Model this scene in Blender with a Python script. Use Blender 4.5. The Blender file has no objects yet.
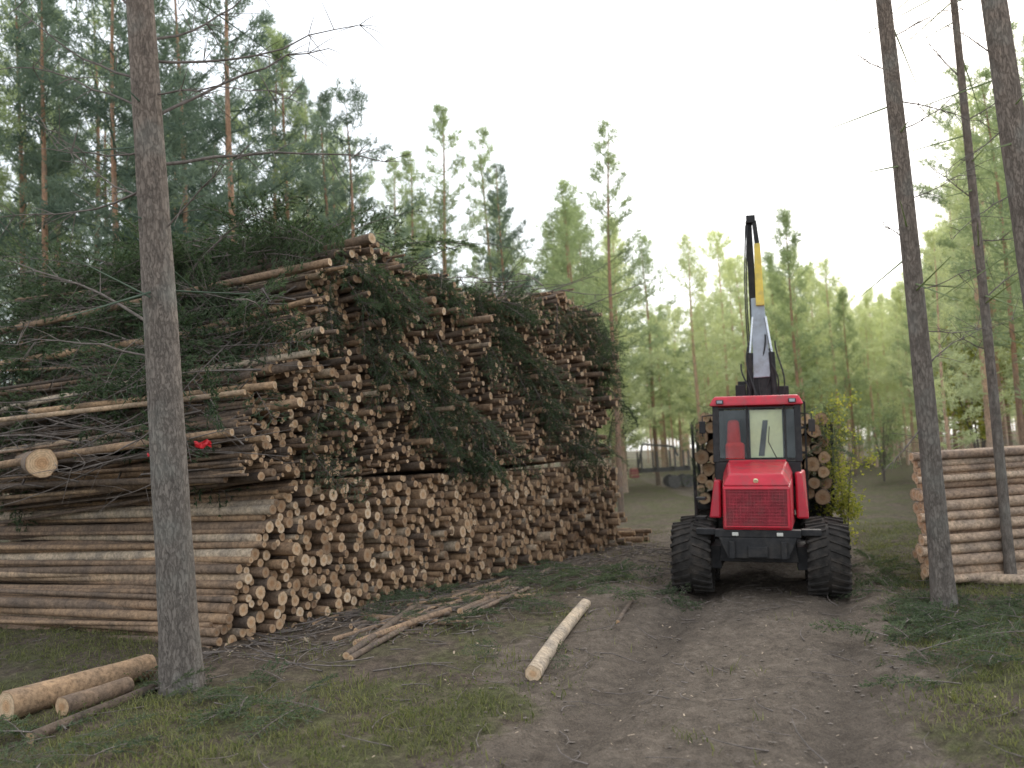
import bpy, math, random
import numpy as np
from mathutils import Vector, Matrix
random.seed(7); rng=np.random.default_rng(7)
S=bpy.context.scene; COL=S.collection
R=math.radians
# ---------------------------------------------------------------- camera
F=887.0; CH=2.1; PITCH=R(4.6); ROLL=R(-3.0)
cd=bpy.data.cameras.new('camera'); cam=bpy.data.objects.new('camera',cd); COL.objects.link(cam)
MW=Matrix.Translation((0,0,CH))@Matrix.Rotation(R(90)+PITCH,4,'X')@Matrix.Rotation(ROLL,4,'Z')
cam.matrix_world=MW; cd.sensor_width=36; cd.lens=F/1024*36; cd.clip_end=2000; S.camera=cam
cd.dof.use_dof=True; cd.dof.focus_distance=9.0; cd.dof.aperture_fstop=1.1
R3=MW.to_3x3()
def ray(px,py): return R3@Vector(((px-512)/F,(384-py)/F,-1))
def P(px,py,Y):
    r=ray(px,py); return Vector((0,0,CH))+r*(Y/r.y)
def G(px,py,z=0.0):
    r=ray(px,py); return Vector((0,0,CH))+r*((z-CH)/r.z)
# ---------------------------------------------------------------- mesh accumulator
class Acc:
    def __init__(s): s.V=[];s.Fc=[];s.C=[];s.n=0
    def add(s,V,Fs,col=(.5,.5,0.),m=0,smooth=False):
        V=np.asarray(V,float).reshape(-1,3); k=len(V)
        c=np.asarray(col,float)
        if c.ndim==1: c=np.tile(c,(k,1))
        s.V.append(V); s.C.append(c)
        if not isinstance(Fs,list): Fs=[Fs]
        for f in Fs:
            f=np.asarray(f,int)
            if f.size: s.Fc.append((f+s.n,m,smooth))
        s.n+=k
def obj(name,a,mats,parent=None,off=None,bevel=0,seg=2):
    me=bpy.data.meshes.new(name)
    V=np.concatenate(a.V)
    if off is not None: V=V-np.asarray(off)
    C=np.concatenate(a.C)
    li=[];st=[];mi=[];sm=[];cur=0
    for f,m,s in a.Fc:
        n,k=f.shape
        li.append(f.ravel()); st.append(cur+np.arange(n)*k); cur+=n*k
        mi.append(np.full(n,m)); sm.append(np.full(n,s))
    li=np.concatenate(li);st=np.concatenate(st);mi=np.concatenate(mi);sm=np.concatenate(sm)
    me.vertices.add(len(V)); me.vertices.foreach_set('co',V.astype(np.float32).ravel())
    me.loops.add(len(li)); me.loops.foreach_set('vertex_index',li.astype(np.int32))
    me.polygons.add(len(st)); me.polygons.foreach_set('loop_start',st.astype(np.int32))
    me.polygons.foreach_set('material_index',mi.astype(np.int32))
    me.polygons.foreach_set('use_smooth',sm.astype(bool))
    at=me.color_attributes.new('tint','FLOAT_COLOR','POINT')
    at.data.foreach_set('color',np.c_[C,np.ones(len(C))].astype(np.float32).ravel())
    me.update(calc_edges=True); me.validate()
    for m in (mats if isinstance(mats,(list,tuple)) else [mats]): me.materials.append(m)
    o=bpy.data.objects.new(name,me); COL.objects.link(o)
    if off is not None: o.location=off
    if parent: o.parent=parent
    if bevel:
        b=o.modifiers.new('bevel','BEVEL'); b.width=bevel; b.segments=seg; b.limit_method='ANGLE'; b.angle_limit=R(35)
    return o
def tag(o,label=None,cat=None,group=None,kind=None):
    if label:o['label']=label
    if cat:o['category']=cat
    if group:o['group']=group
    if kind:o['kind']=kind
    return o
def thing(name,label,cat,loc=(0,0,0),group=None):
    o=bpy.data.objects.new(name,None); COL.objects.link(o); o.location=loc; o.empty_display_size=.2
    return tag(o,label,cat,group)
def nrm(v): return v/np.maximum(np.linalg.norm(v,axis=-1,keepdims=True),1e-9)
def tube(a,pts,rad,n=8,cap=True,col=(.5,.5,0),m=0,mc=None,smooth=True,rn=0.0):
    pts=np.asarray(pts,float); k=len(pts); rad=np.broadcast_to(np.asarray(rad,float),(k,))
    t=nrm(np.gradient(pts,axis=0)); d=nrm(pts[-1]-pts[0])
    ref=np.array([0,0,1.]) if abs(d[2])<.8 else np.array([1.,0,0])
    u=nrm(np.cross(t,ref)); v=np.cross(t,u)
    an=np.arange(n)/n*2*math.pi
    rr=rad[:,None]*(1+rn*rng.standard_normal((1,n))+rn*.6*rng.standard_normal((k,n)))
    ring=pts[:,None]+rr[...,None]*(np.cos(an)[None,:,None]*u[:,None]+np.sin(an)[None,:,None]*v[:,None])
    V=ring.reshape(-1,3); i=np.arange(k-1)[:,None]*n; j=np.arange(n)[None,:]; j2=(j+1)%n
    f=np.stack([i+j,i+j2,i+n+j2,i+n+j],-1).reshape(-1,4)
    a.add(V,f,(col[0],col[1],0.),m,smooth)
    if cap:
        for e,s in ((0,1),(k-1,-1)):
            r0=ring[e]; Vc=np.vstack([r0,pts[e]]); c=np.tile([col[0],col[1],0.],(n+1,1)); c[-1,2]=1
            jj=np.arange(n); f3=np.stack([jj,np.full(n,n),(jj+1)%n],-1) if s==1 else np.stack([jj,(jj+1)%n,np.full(n,n)],-1)
            a.add(Vc,f3,c,m if mc is None else mc,False)
def hexa(a,lo,hi,m=0,col=(.5,.5,0)):
    V=np.array(list(lo)+list(hi),float)
    f=[[3,2,1,0],[4,5,6,7],[0,1,5,4],[1,2,6,5],[2,3,7,6],[3,0,4,7]]
    a.add(V,np.array(f),col,m)
def box(a,x0,x1,y0,y1,z0,z1,top=None,m=0):
    tx0,tx1,ty0,ty1=top or (x0,x1,y0,y1)
    hexa(a,[(x0,y0,z0),(x1,y0,z0),(x1,y1,z0),(x0,y1,z0)],[(tx0,ty0,z1),(tx1,ty0,z1),(tx1,ty1,z1),(tx0,ty1,z1)],m)
def beam(a,p,q,w,h,w2=None,h2=None,m=0):
    p=np.array(p,float);q=np.array(q,float);d=nrm(q-p); ref=np.array([1.,0,0]) if abs(d[0])<.8 else np.array([0,0,1.])
    v=nrm(np.cross(d,ref)); u=np.cross(v,d)
    w2=w2 or w;h2=h2 or h
    c=lambda o,w,h:[o-u*w/2-v*h/2,o+u*w/2-v*h/2,o+u*w/2+v*h/2,o-u*w/2+v*h/2]
    V=np.array(c(p,w,h)+c(q,w2,h2)); f=[[0,1,2,3],[7,6,5,4],[4,5,1,0],[5,6,2,1],[6,7,3,2],[7,4,0,3]]
    a.add(V,np.array(f),(.5,.5,0),m)
# ---------------------------------------------------------------- materials
def newmat(name):
    m=bpy.data.materials.new(name); m.use_nodes=True; nt=m.node_tree; nt.nodes.clear()
    out=nt.nodes.new('ShaderNodeOutputMaterial'); b=nt.nodes.new('ShaderNodeBsdfPrincipled')
    nt.links.new(b.outputs[0],out.inputs[0]); return m,nt,b,out
def noise(nt,scale,detail=5,rough=.6,vec=None,stretch=None,coord='Object'):
    n=nt.nodes.new('ShaderNodeTexNoise'); n.inputs['Scale'].default_value=scale; n.inputs['Detail'].default_value=detail; n.inputs['Roughness'].default_value=rough
    if vec is None:
        if coord=='Pos': g=nt.nodes.new('ShaderNodeNewGeometry'); src=g.outputs['Position']
        else: g=nt.nodes.new('ShaderNodeTexCoord'); src=g.outputs['Object']
    else: src=vec
    if stretch:
        mp=nt.nodes.new('ShaderNodeMapping'); mp.inputs['Scale'].default_value=stretch; nt.links.new(src,mp.inputs[0]); src=mp.outputs[0]
    nt.links.new(src,n.inputs['Vector']); return n
def ramp(nt,fac,stops):
    r=nt.nodes.new('ShaderNodeValToRGB'); nt.links.new(fac,r.inputs[0]); e=r.color_ramp.elements
    while len(e)<len(stops): e.new(.5)
    for i,(p,c) in enumerate(stops): e[i].position=p; e[i].color=(*c,1) if len(c)==3 else c
    return r
def mix(nt,f,a,b,mode='MIX'):
    n=nt.nodes.new('ShaderNodeMix'); n.data_type='RGBA'; n.blend_type=mode
    for s,v in ((0,f),(6,a),(7,b)):
        if hasattr(v,'is_linked'): nt.links.new(v,n.inputs[s])
        elif s==0: n.inputs[0].default_value=v
        else: n.inputs[s].default_value=(*v,1)
    return n.outputs[2]
def bump(nt,b,h,strength=.5,dist=.02):
    n=nt.nodes.new('ShaderNodeBump'); n.inputs['Strength'].default_value=strength; n.inputs['Distance'].default_value=dist
    nt.links.new(h,n.inputs['Height']); nt.links.new(n.outputs[0],b.inputs['Normal'])
def attr(nt):
    n=nt.nodes.new('ShaderNodeAttribute'); n.attribute_name='tint'; s=nt.nodes.new('ShaderNodeSeparateColor'); nt.links.new(n.outputs['Color'],s.inputs[0]); return s
def math_(nt,op,a,b=None):
    n=nt.nodes.new('ShaderNodeMath'); n.operation=op
    for i,v in enumerate((a,b)):
        if v is None: continue
        if hasattr(v,'is_linked'): nt.links.new(v,n.inputs[i])
        else: n.inputs[i].default_value=v
    return n.outputs[0]
def plain(name,c,rough=.6,metal=0,var=.25,scale=9,dirt=None,bs=.15,spec=.5):
    m,nt,b,o=newmat(name); n=noise(nt,scale,6,.65)
    c0=tuple(x*(1-var) for x in c); c1=tuple(min(1,x*(1+var)) for x in c)
    r=ramp(nt,n.outputs[0],[(.3,c0),(.7,c1)]); col=r.outputs[0]
    if dirt:
        n2=noise(nt,3.5,8,.7); rr=ramp(nt,n2.outputs[0],[(.48,(0,0,0)),(.72,(1,1,1))]); col=mix(nt,rr.outputs[0],col,dirt)
    nt.links.new(col,b.inputs['Base Color']); b.inputs['Roughness'].default_value=rough; b.inputs['Metallic'].default_value=metal
    b.inputs['Specular IOR Level'].default_value=spec
    bump(nt,b,n.outputs[0],bs,.01); return m
def m_logbark(name='log_bark',pal=None):
    m,nt,b,o=newmat(name); s=attr(nt)
    base=ramp(nt,s.outputs[0],pal or [(0,(.10,.078,.064)),(.35,(.19,.145,.115)),(.65,(.30,.21,.145)),(.85,(.41,.285,.185)),(1,(.52,.44,.35))])
    n=noise(nt,22,6,.7,coord='Pos'); v=ramp(nt,n.outputs[0],[(.3,(.4,.38,.37)),(.62,(1.15,1.12,1.1))])
    n2=noise(nt,3.2,3,.6,coord='Pos'); v2=ramp(nt,n2.outputs[0],[(.35,(.68,.69,.70)),(.65,(1.2,1.15,1.05))])
    c=mix(nt,1,base.outputs[0],v.outputs[0],'MULTIPLY'); c=mix(nt,1,c,v2.outputs[0],'MULTIPLY')
    nt.links.new(c,b.inputs['Base Color']); b.inputs['Roughness'].default_value=.9; bump(nt,b,n.outputs[0],.7,.02); return m
def m_logend():
    m,nt,b,o=newmat('sawn_end'); s=attr(nt)
    base=ramp(nt,s.outputs[1],[(0,(.26,.18,.12)),(.35,(.43,.29,.18)),(.7,(.63,.45,.29)),(1,(.76,.60,.43))])
    n=noise(nt,30,4,.6,coord='Pos'); w=math_(nt,'MULTIPLY',s.outputs[2],42.); w=math_(nt,'ADD',w,math_(nt,'MULTIPLY',n.outputs[0],5.)); w=math_(nt,'SINE',w)
    rg=ramp(nt,w,[(0,(1,1,1)),(1,(.8,.74,.68))]); c=mix(nt,1,base.outputs[0],rg.outputs[0],'MULTIPLY')
    hr=ramp(nt,s.outputs[2],[(0,(.35,.28,.22)),(.1,(1,1,1)),(.45,(1,.98,.95)),(.7,(.86,.72,.6))]); c=mix(nt,1,c,hr.outputs[0],'MULTIPLY')
    sv=ramp(nt,n.outputs[0],[(.3,(.7,.7,.7)),(.6,(1.05,1.05,1.05))]); c=mix(nt,1,c,sv.outputs[0],'MULTIPLY')
    nt.links.new(c,b.inputs['Base Color']); b.inputs['Roughness'].default_value=.85; return m
def m_treebark(name,lo,hi,z0,z1):
    m,nt,b,o=newmat(name); tc=nt.nodes.new('ShaderNodeTexCoord'); sx=nt.nodes.new('ShaderNodeSeparateXYZ'); nt.links.new(tc.outputs['Object'],sx.inputs[0])
    n=noise(nt,17,8,.72,stretch=(1,1,.3)); vv=nt.nodes.new('ShaderNodeTexVoronoi'); vv.feature='DISTANCE_TO_EDGE'; vv.inputs['Scale'].default_value=26
    mp=nt.nodes.new('ShaderNodeMapping'); mp.inputs['Scale'].default_value=(1,1,.33); nt.links.new(tc.outputs['Object'],mp.inputs[0])
    ad=nt.nodes.new('ShaderNodeVectorMath'); ad.operation='MULTIPLY_ADD'; nt.links.new(n.outputs['Color'],ad.inputs[0]); ad.inputs[1].default_value=(.16,.16,.16); nt.links.new(mp.outputs[0],ad.inputs[2]); nt.links.new(ad.outputs[0],vv.inputs['Vector'])
    h=math_(nt,'ADD',sx.outputs[2],math_(nt,'MULTIPLY',n.outputs[0],2.0)); h=math_(nt,'DIVIDE',math_(nt,'SUBTRACT',h,z0),z1-z0)
    base=ramp(nt,h,[(0,lo),(1,hi)]); v=ramp(nt,n.outputs[0],[(.3,(.6,.59,.58)),(.65,(1.2,1.18,1.15))]); c=mix(nt,1,base.outputs[0],v.outputs[0],'MULTIPLY')
    cr=ramp(nt,vv.outputs['Distance'],[(0,(.6,.58,.57)),(.12,(1,1,1))]); c=mix(nt,1,c,cr.outputs[0],'MULTIPLY')
    n3=noise(nt,2.3,3,.5); lich=ramp(nt,n3.outputs[0],[(.5,(0,0,0)),(.75,(.6,.6,.6))]); c=mix(nt,lich.outputs[0],c,(.27,.27,.24))
    nt.links.new(c,b.inputs['Base Color']); b.inputs['Roughness'].default_value=.95
    hh=mix(nt,.5,cr.outputs[0],n.outputs['Color']); bump(nt,b,hh,.8,.03); return m
def m_leaf(name,c0,c1,trans=.35,tc=None):
    m,nt,b,o=newmat(name); s=attr(nt); r=ramp(nt,s.outputs[0],[(0,c0),(1,c1)])
    d=nt.nodes.new('ShaderNodeBsdfDiffuse'); nt.links.new(r.outputs[0],d.inputs[0]); nt.nodes.remove(b)
    t=nt.nodes.new('ShaderNodeBsdfTranslucent'); g=mix(nt,1,r.outputs[0],tc or (1.3,1.4,.8),'MULTIPLY'); nt.links.new(g,t.inputs[0])
    x=nt.nodes.new('ShaderNodeMixShader'); x.inputs[0].default_value=trans; nt.links.new(d.outputs[0],x.inputs[1]); nt.links.new(t.outputs[0],x.inputs[2]); nt.links.new(x.outputs[0],o.inputs[0]); return m
LOGB=m_logbark(); LOGE=m_logend()
LOGP=m_logbark('pale_log_bark',[(0,(.25,.18,.14)),(.5,(.43,.32,.245)),(1,(.62,.50,.40))])
BARK_NEAR=m_treebark('pine_bark',(.205,.18,.16),(.25,.195,.16),3,9)
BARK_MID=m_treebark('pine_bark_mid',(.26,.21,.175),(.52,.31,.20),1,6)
BARK_HAZED=m_treebark('pine_bark_hazed',(.52,.42,.35),(.78,.52,.38),0,5)  # far trunks: distance haze painted in as lighter bark
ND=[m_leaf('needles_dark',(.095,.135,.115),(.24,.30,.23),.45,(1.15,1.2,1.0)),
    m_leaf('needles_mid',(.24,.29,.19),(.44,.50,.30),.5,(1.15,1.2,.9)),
    m_leaf('needles_hazed',(.50,.55,.36),(.78,.80,.50),.5,(1.05,1.08,.85))]  # lighter tones put the haze over distant trees into the needle colour
BK=[BARK_MID,BARK_MID,BARK_HAZED]
BRUSH=m_leaf('spruce_needles',(.035,.055,.035),(.12,.165,.095),.25)
BRUSHG=m_leaf('fallen_needles',(.06,.085,.055),(.16,.20,.12),.3)
STICK=plain('stick_bark',(.16,.135,.12),.9,var=.5,scale=14)
GRASS=m_leaf('grass_blades',(.085,.10,.045),(.28,.27,.14),.4)
LEAFM=m_leaf('shrub_leaves',(.065,.085,.035),(.17,.185,.08),.35)
YLEAF=m_leaf('yellow_leaves',(.16,.19,.05),(.50,.45,.12),.45)
# ---------------------------------------------------------------- ground
def xc(y):
    y=np.asarray(y,float); return 1.0+.365*(np.minimum(y,12.6)-5.8)+.28*np.clip(y-12.6,0,18)+.05*np.clip(y-30.6,0,60)
def sst(a,b,x): t=np.clip((x-a)/(b-a),0,1); return t*t*(3-2*t)
def hn(x,y):
    return (np.sin(x*1.7+y*.9)+np.sin(x*.8-y*1.9+1.3)+.6*np.sin(x*3.9+2.1*y)+.5*np.sin(-x*2.9+4.3*y+.7)+.35*np.sin(x*8.1+y*5.3)+.35*np.sin(x*6.3-y*9.1))/3.
def hgt(x,y):
    x=np.asarray(x,float);y=np.asarray(y,float); u=x-xc(y)+.06*np.sin(y*1.3); tr=1-sst(1.5,2.3,abs(u))
    near=1-sst(24,40,y)
    h=.045*hn(x,y)*(1-tr*.5)+.05*(1-tr)
    h=h-near*tr*(.085*np.exp(-((abs(u)-.98)/.27)**2))*(.8+.3*np.sin(y*1.7+x*2)) + near*.055*np.exp(-((abs(u)-1.45)/.18)**2)*(.6+.5*np.sin(y*2.3+x))+ near*.02*np.exp(-((abs(u)-.6)/.14)**2)*(.5+.5*np.sin(y*3.1+x*2))
    h=h-.036*np.clip(u,-2,2)*sst(8,12,y)*(1-sst(18,24,y))
    return h*(1-sst(60,120,y)) 
def pu(x,y): return (x+3.4)*.82-(y-10.6)*.57
def pv(x,y): return (x+3.4)*.57+(y-10.6)*.82
def axis(lo,hi,step,far0,far1):
    c=list(np.arange(lo,hi,step)); s=step; x=hi
    while x<far1: c.append(x); s*=1.12; x+=s
    c.append(far1); s=step; x=lo-step; l=[]
    while x>far0: l.append(x); s*=1.12; x-=s
    l.append(far0); return np.array(l[::-1]+c)
xs=axis(-8,9.5,.06,-700,700); ys=axis(3.2,21,.06,-60,1100)
X,Y=np.meshgrid(xs,ys); Z=hgt(X,Y); u=X-xc(Y)
Z=Z+(.008+.004*(abs(u)<1.9))*rng.standard_normal(X.shape)*(X>-8)*(X<9.5)*(Y<21)*(Y>3.2)
lw=.8*sst(7,9.5,Y)*(u<0)*(1-sst(20,30,Y))
trk=(1-sst(1.15,2.2,abs(u)-lw+.35*hn(X*1.3,Y*1.3)))*(1-sst(45,80,Y)); wheel=np.exp(-((abs(u)-.98)/.3)**2)*(1-sst(1.35,2.15,abs(u)))
ny,nx=X.shape; idx=np.arange(ny*nx).reshape(ny,nx); q=np.stack([idx[:-1,:-1],idx[:-1,1:],idx[1:,1:],idx[1:,:-1]],-1).reshape(-1,4)
litter=np.clip(1.25-abs(pu(X,Y)-.3)/2.0,0,1)*(Y>8.6)*(Y<24)*(pv(X,Y)>-1.5)
ga=Acc(); ga.add(np.stack([X,Y,Z],-1).reshape(-1,3),q,np.stack([trk.ravel(),wheel.ravel(),litter.ravel()],-1),0,True)
m,nt,b,o=newmat('forest_ground'); s=attr(nt)
n1=noise(nt,1.1,6,.65,coord='Pos'); n2=noise(nt,9,8,.75,coord='Pos'); n3=noise(nt,60,5,.7,coord='Pos'); n4=noise(nt,3.1,6,.7,coord='Pos')
veg=ramp(nt,n2.outputs[0],[(.28,(.055,.048,.033)),(.45,(.095,.092,.048)),(.6,(.14,.145,.068)),(.78,(.23,.21,.12))])
lit=ramp(nt,n2.outputs[0],[(.3,(.06,.047,.038)),(.5,(.13,.102,.08)),(.7,(.24,.19,.145))])
dirt=ramp(nt,n2.outputs[0],[(.25,(.10,.083,.069)),(.5,(.19,.158,.13)),(.75,(.29,.245,.205))])
wet=ramp(nt,n4.outputs[0],[(.3,(.68,.67,.66)),(.7,(1.15,1.13,1.1))])
dc=mix(nt,1,dirt.outputs[0],wet.outputs[0],'MULTIPLY')
wf=math_(nt,'MULTIPLY',s.outputs[1],.45); dc=mix(nt,wf,dc,(.10,.082,.068))
vf=ramp(nt,n1.outputs[0],[(.42,(0,0,0)),(.6,(1,1,1))]); vc=mix(nt,vf.outputs[0],veg.outputs[0],lit.outputs[0])
vc=mix(nt,s.outputs[2],vc,lit.outputs[0])
tf=math_(nt,'ADD',s.outputs[0],math_(nt,'MULTIPLY',math_(nt,'SUBTRACT',n4.outputs[0],.5),1.3)); tf=ramp(nt,tf,[(.3,(0,0,0)),(.68,(1,1,1))])
c=mix(nt,tf.outputs[0],vc,dc); sp=ramp(nt,n3.outputs[0],[(.3,(.6,.6,.6)),(.55,(1,1,1)),(.72,(1.35,1.32,1.28))]); c=mix(nt,1,c,sp.outputs[0],'MULTIPLY')
nt.links.new(c,b.inputs['Base Color']); b.inputs['Roughness'].default_value=.95; b.inputs['Specular IOR Level'].default_value=.15
hh=mix(nt,.35,n2.outputs['Color'],n3.outputs['Color']); bump(nt,b,hh,1,.09)
tag(obj('ground',ga,m),kind='structure')
# ---------------------------------------------------------------- logs
def log_geo(a,p,d,L,r,n=10,k=6,tint=None,bright=None,curve=.02,rn=.04):
    p=np.array(p,float);d=nrm(np.array(d,float)); t=np.linspace(0,1,k); side=nrm(np.cross(d,[0,0,1])); a1=rng.uniform(0,6.28)
    off=(np.sin(t*math.pi)*curve*L*rng.uniform(-1,1))[:,None]*(side*math.cos(a1)+np.array([0,0,1])*math.sin(a1)*.4)
    pts=p+d*(t*L)[:,None]+off
    tube(a,pts,r*(1-.18*t*rng.uniform(.2,1)),n,True,(rng.uniform(0,1) if tint is None else tint, rng.uniform(0,1) if bright is None else bright,0),0,1,True,rn)
def log_obj(p,d,L,r,label,cat='log',group=None,name='timber_log',bk=None,**kw):
    a=Acc(); log_geo(a,p,d,L,r,**kw); return tag(obj(name,a,[bk or LOGB,LOGE],off=np.array(p,float)),label,cat,group)
def pack(rfun,floor,smin,smax,ztop,K=12,fail=120):
    arr=np.zeros((9000,3)); n=0; f=0
    while f<fail and n<8900:
        r=rfun(); best=None
        for _ in range(K):
            s=rng.uniform(SM0+r,SM1-r)
            z=floor+r
            if n:
                A=arr[max(0,n-1200):n]; dx=abs(A[:,0]-s); rr=A[:,2]+r; k=dx<rr
                if k.any(): z=max(z,(A[k,1]+np.sqrt(rr[k]**2-dx[k]**2)).max())
            if s-r*.3<smin(z) or s>smax(z) or z+r>ztop(s): continue
            if best is None or z<best[1]: best=(s,z,r)
        if best is None: f+=1; continue
        f=0; arr[n]=best; n+=1
    return arr[:n].copy()
A0=np.array([-3.4,10.6]); FD=np.array([.57,.82]); FD/=np.linalg.norm(FD); LD=np.array([-.9,.43]); LD/=np.linalg.norm(LD)
def face(s,z,off=0.): p=A0+FD*s+LD*off; return np.array([p[0],p[1],z])
SM0,SM1=-.45,9.7
t1=pack(lambda:float(np.clip(rng.normal(.057,.015),.032,.10)),.03,lambda z:-.45+.62*max(z,0),lambda z:9.7-.1*z,lambda s:np.interp(s,[-.5,.3,.9,3,6,10],[.7,1.5,1.95,1.90,1.85,1.83]),fail=160)
SM0,SM1=.05,9.5
def sm2(z): return np.interp(z,[2.1,3,4,5.3],[0,.35,1.1,2.0])
t2=pack(lambda:float(np.clip(rng.normal(.040,.013),.02,.08)),1.95,lambda z:sm2(z)+.06*math.sin(z*9),lambda z:9.4+.08*math.sin(z*7),lambda s:np.interp(s,[0,2,2.4,3.5,5,6.5,7.6,9.1,9.6],[4.0,5.15,5.3,5.05,4.85,4.95,5.2,4.95,4.2])+.06*math.sin(s*5),K=9)
print('logs',len(t1),len(t2))
recs=[]
for tier,t in ((1,t1),(2,t2)):
    for s_,z_,r_ in t:
        if tier==1: off=rng.normal(0,.08); az=rng.normal(-3,1.5); el=rng.normal(-.9,.6); L=rng.uniform(5.6,6.4)
        else: off=rng.normal(.06,.12)+.12*math.sin(s_*2.1+1.)*math.sin(z_*2.2+s_)+(-.25 if rng.uniform()<.05 else 0); az=rng.normal(-3,4.5); el=rng.normal(-1.2,2.0); L=rng.uniform(4.6,6.2)
        d=Matrix.Rotation(R(az),3,'Z')@Vector((LD[0],LD[1],math.tan(R(el))))
        p=face(s_,z_,off); size=r_/p[1]
        sidevis=(s_<(.35+.62*z_-.45) if tier==1 else s_<sm2(z_)+.35)
        recs.append([tier,s_,z_,r_,p,np.array(d),L,size*(1.7 if sidevis else 1),sidevis])
recs.sort(key=lambda q:-q[7])
rest={1:Acc(),2:Acc()}
def tintfor(tier): 
    return float(np.clip(rng.normal(.66,.2),0,1)) if tier==1 else float(np.clip(rng.normal(.5,.27),0,1))
NIND=190
for i,q in enumerate(recs):
    tier,s_,z_,r_,p,d,L,_,sv=q; ti=tintfor(tier); br=float(np.clip(rng.normal(.55,.28) if tier==1 else rng.normal(.45,.30),0,1))
    if i<NIND:
        if tier==1:
            if sv: lb,g='barked log lying exposed on the sloping near side of the lower tier','exposed side logs of the lower tier'
            else: lb,g='thick sawn log with its round pale end in the lower tier face','log ends in the near lower tier face'
        else:
            if sv: lb,g='thin pole on the brushy near side of the upper tier','exposed side poles of the upper tier'
            else: lb,g='thin pole with its small sawn end in the upper tier face','pole ends in the near upper tier face'
        log_obj(p,d,L,r_,lb,'log',g,tint=ti,bright=br,curve=.005 if tier==1 else .022)
    else:
        log_geo(rest[tier],p,d,L,r_,n=9 if tier==1 else 7,k=2 if tier==1 else 3,tint=ti,bright=br,curve=.0 if tier==1 else .013,rn=.05)
tag(obj('stacked_logs',rest[1],[LOGB,LOGE]),'mass of sawn logs filling the rest of the lower tier of the left pile','logs',kind='stuff')
tag(obj('stacked_poles',rest[2],[LOGB,LOGE]),'mass of thin poles and tops filling the rest of the upper tier','poles',kind='stuff')
for i,(a_,da,b_,db,r_,t_,lb) in enumerate([((330,262),11.6,(-40,340),14.,.055,.65,'long smooth pole crossing the upper left brush, highest of the stray poles'),
    ((372,238),12.3,(120,300),15.,.08,.55,'thick orange-brown log lying on the very top of the left pile'),
    ((300,365),11.0,(-30,430),12.6,.06,.3,'grey pole sticking out of the middle of the brushy upper tier'),
    ((322,330),11.4,(60,395),13.5,.05,.95,'pale peeled pole above the grey pole in the upper tier'),
    ((245,392),10.6,(0,420),11.2,.035,.9,'thin whitish birch pole in the upper tier behind the near trunk'),
    ((232,432),10.5,(-30,470),11.6,.05,.75,'short tan pole at the bottom edge of the upper tier'),
    ((312,300),11.5,(40,372),13.5,.04,.8,'thin tan pole slanting just below the highest stray pole'),
    ((318,352),11.0,(-10,412),12.8,.045,1.,'whitish pole lying just above the grey pole in the brush'),
    ((275,385),10.9,(30,412),12.0,.05,.85,'light brown pole behind the near trunk above the birch pole'),
    ((300,402),10.9,(20,455),12.4,.065,.7,'stout brown pole low in the upper tier left of its corner')]):
    p=P(*a_,da);q_=P(*b_,db); v=q_-p; log_obj(p,v,v.length,r_,lb,'pole',tint=t_,name='timber_pole',curve=.02,bright=.8)
p=P(42,463,10.3); log_obj(p,(-.55,.84,.02),3.2,.17,'large log end pointing at the viewer on the left edge of the big pile',tint=.4,bright=.7,n=18)
def ground_log(a_,b_,r_,lb,t_,br,**kw):
    p=G(*a_,r_);q_=G(*b_,r_); v=q_-p
    p.z=r_+float(hgt(p.x,p.y)); q_.z=r_+float(hgt(q_.x,q_.y)); v=q_-p
    g=kw.pop('grp',None); return log_obj(p,v,v.length,r_,lb,group=g,tint=t_,bright=br,**kw)
ground_log((533,676),(586,611),.075,'pale peeled log lying alone on the track in front of the machine',1.,.9,n=14)
ground_log((6,712),(150,672),.13,'thick log on the ground at lower left, end facing the viewer',.85,.8,n=16)
ground_log((62,716),(128,694),.085,'short thinner log under the thick log at lower left',.5,.6,n=14)
ground_log((30,742),(165,690),.05,'thin dark pole on the grass nearest the viewer at lower left',.2,.5)
ground_log((618,628),(632,606),.03,'short thin stick of wood right of the pale log on the track',.2,.5)
for i in range(40):
    t=rng.uniform(); bx,by_=350+170*t,640-48*t; L=rng.uniform(25,110); an=rng.normal(-.28,.16); ox_,oy_=rng.normal(0,16),rng.normal(0,7)
    ground_log((bx+ox_-L/2,by_+oy_-L/2*math.sin(an)),(bx+ox_+L/2,by_+oy_+L/2*math.sin(an)),rng.uniform(.014,.042),'thin pole in the messy band of poles along the foot of the left pile',rng.uniform(.1,.75),.7,grp='poles strewn along the foot of the left pile',name='timber_pole',curve=.03)
for i in range(16):
    p=np.array([2.35+rng.uniform(-.1,.5),18.4+rng.uniform(0,1.4),.07+.085*(i//4)]); log_obj(p,(LD[0],LD[1],-.01),rng.uniform(2.5,4),rng.uniform(.04,.06),'small pole in the low heap at the far end of the left pile','pole','poles heaped at the far end of the left pile',name='timber_pole',n=8,k=4)
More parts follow.
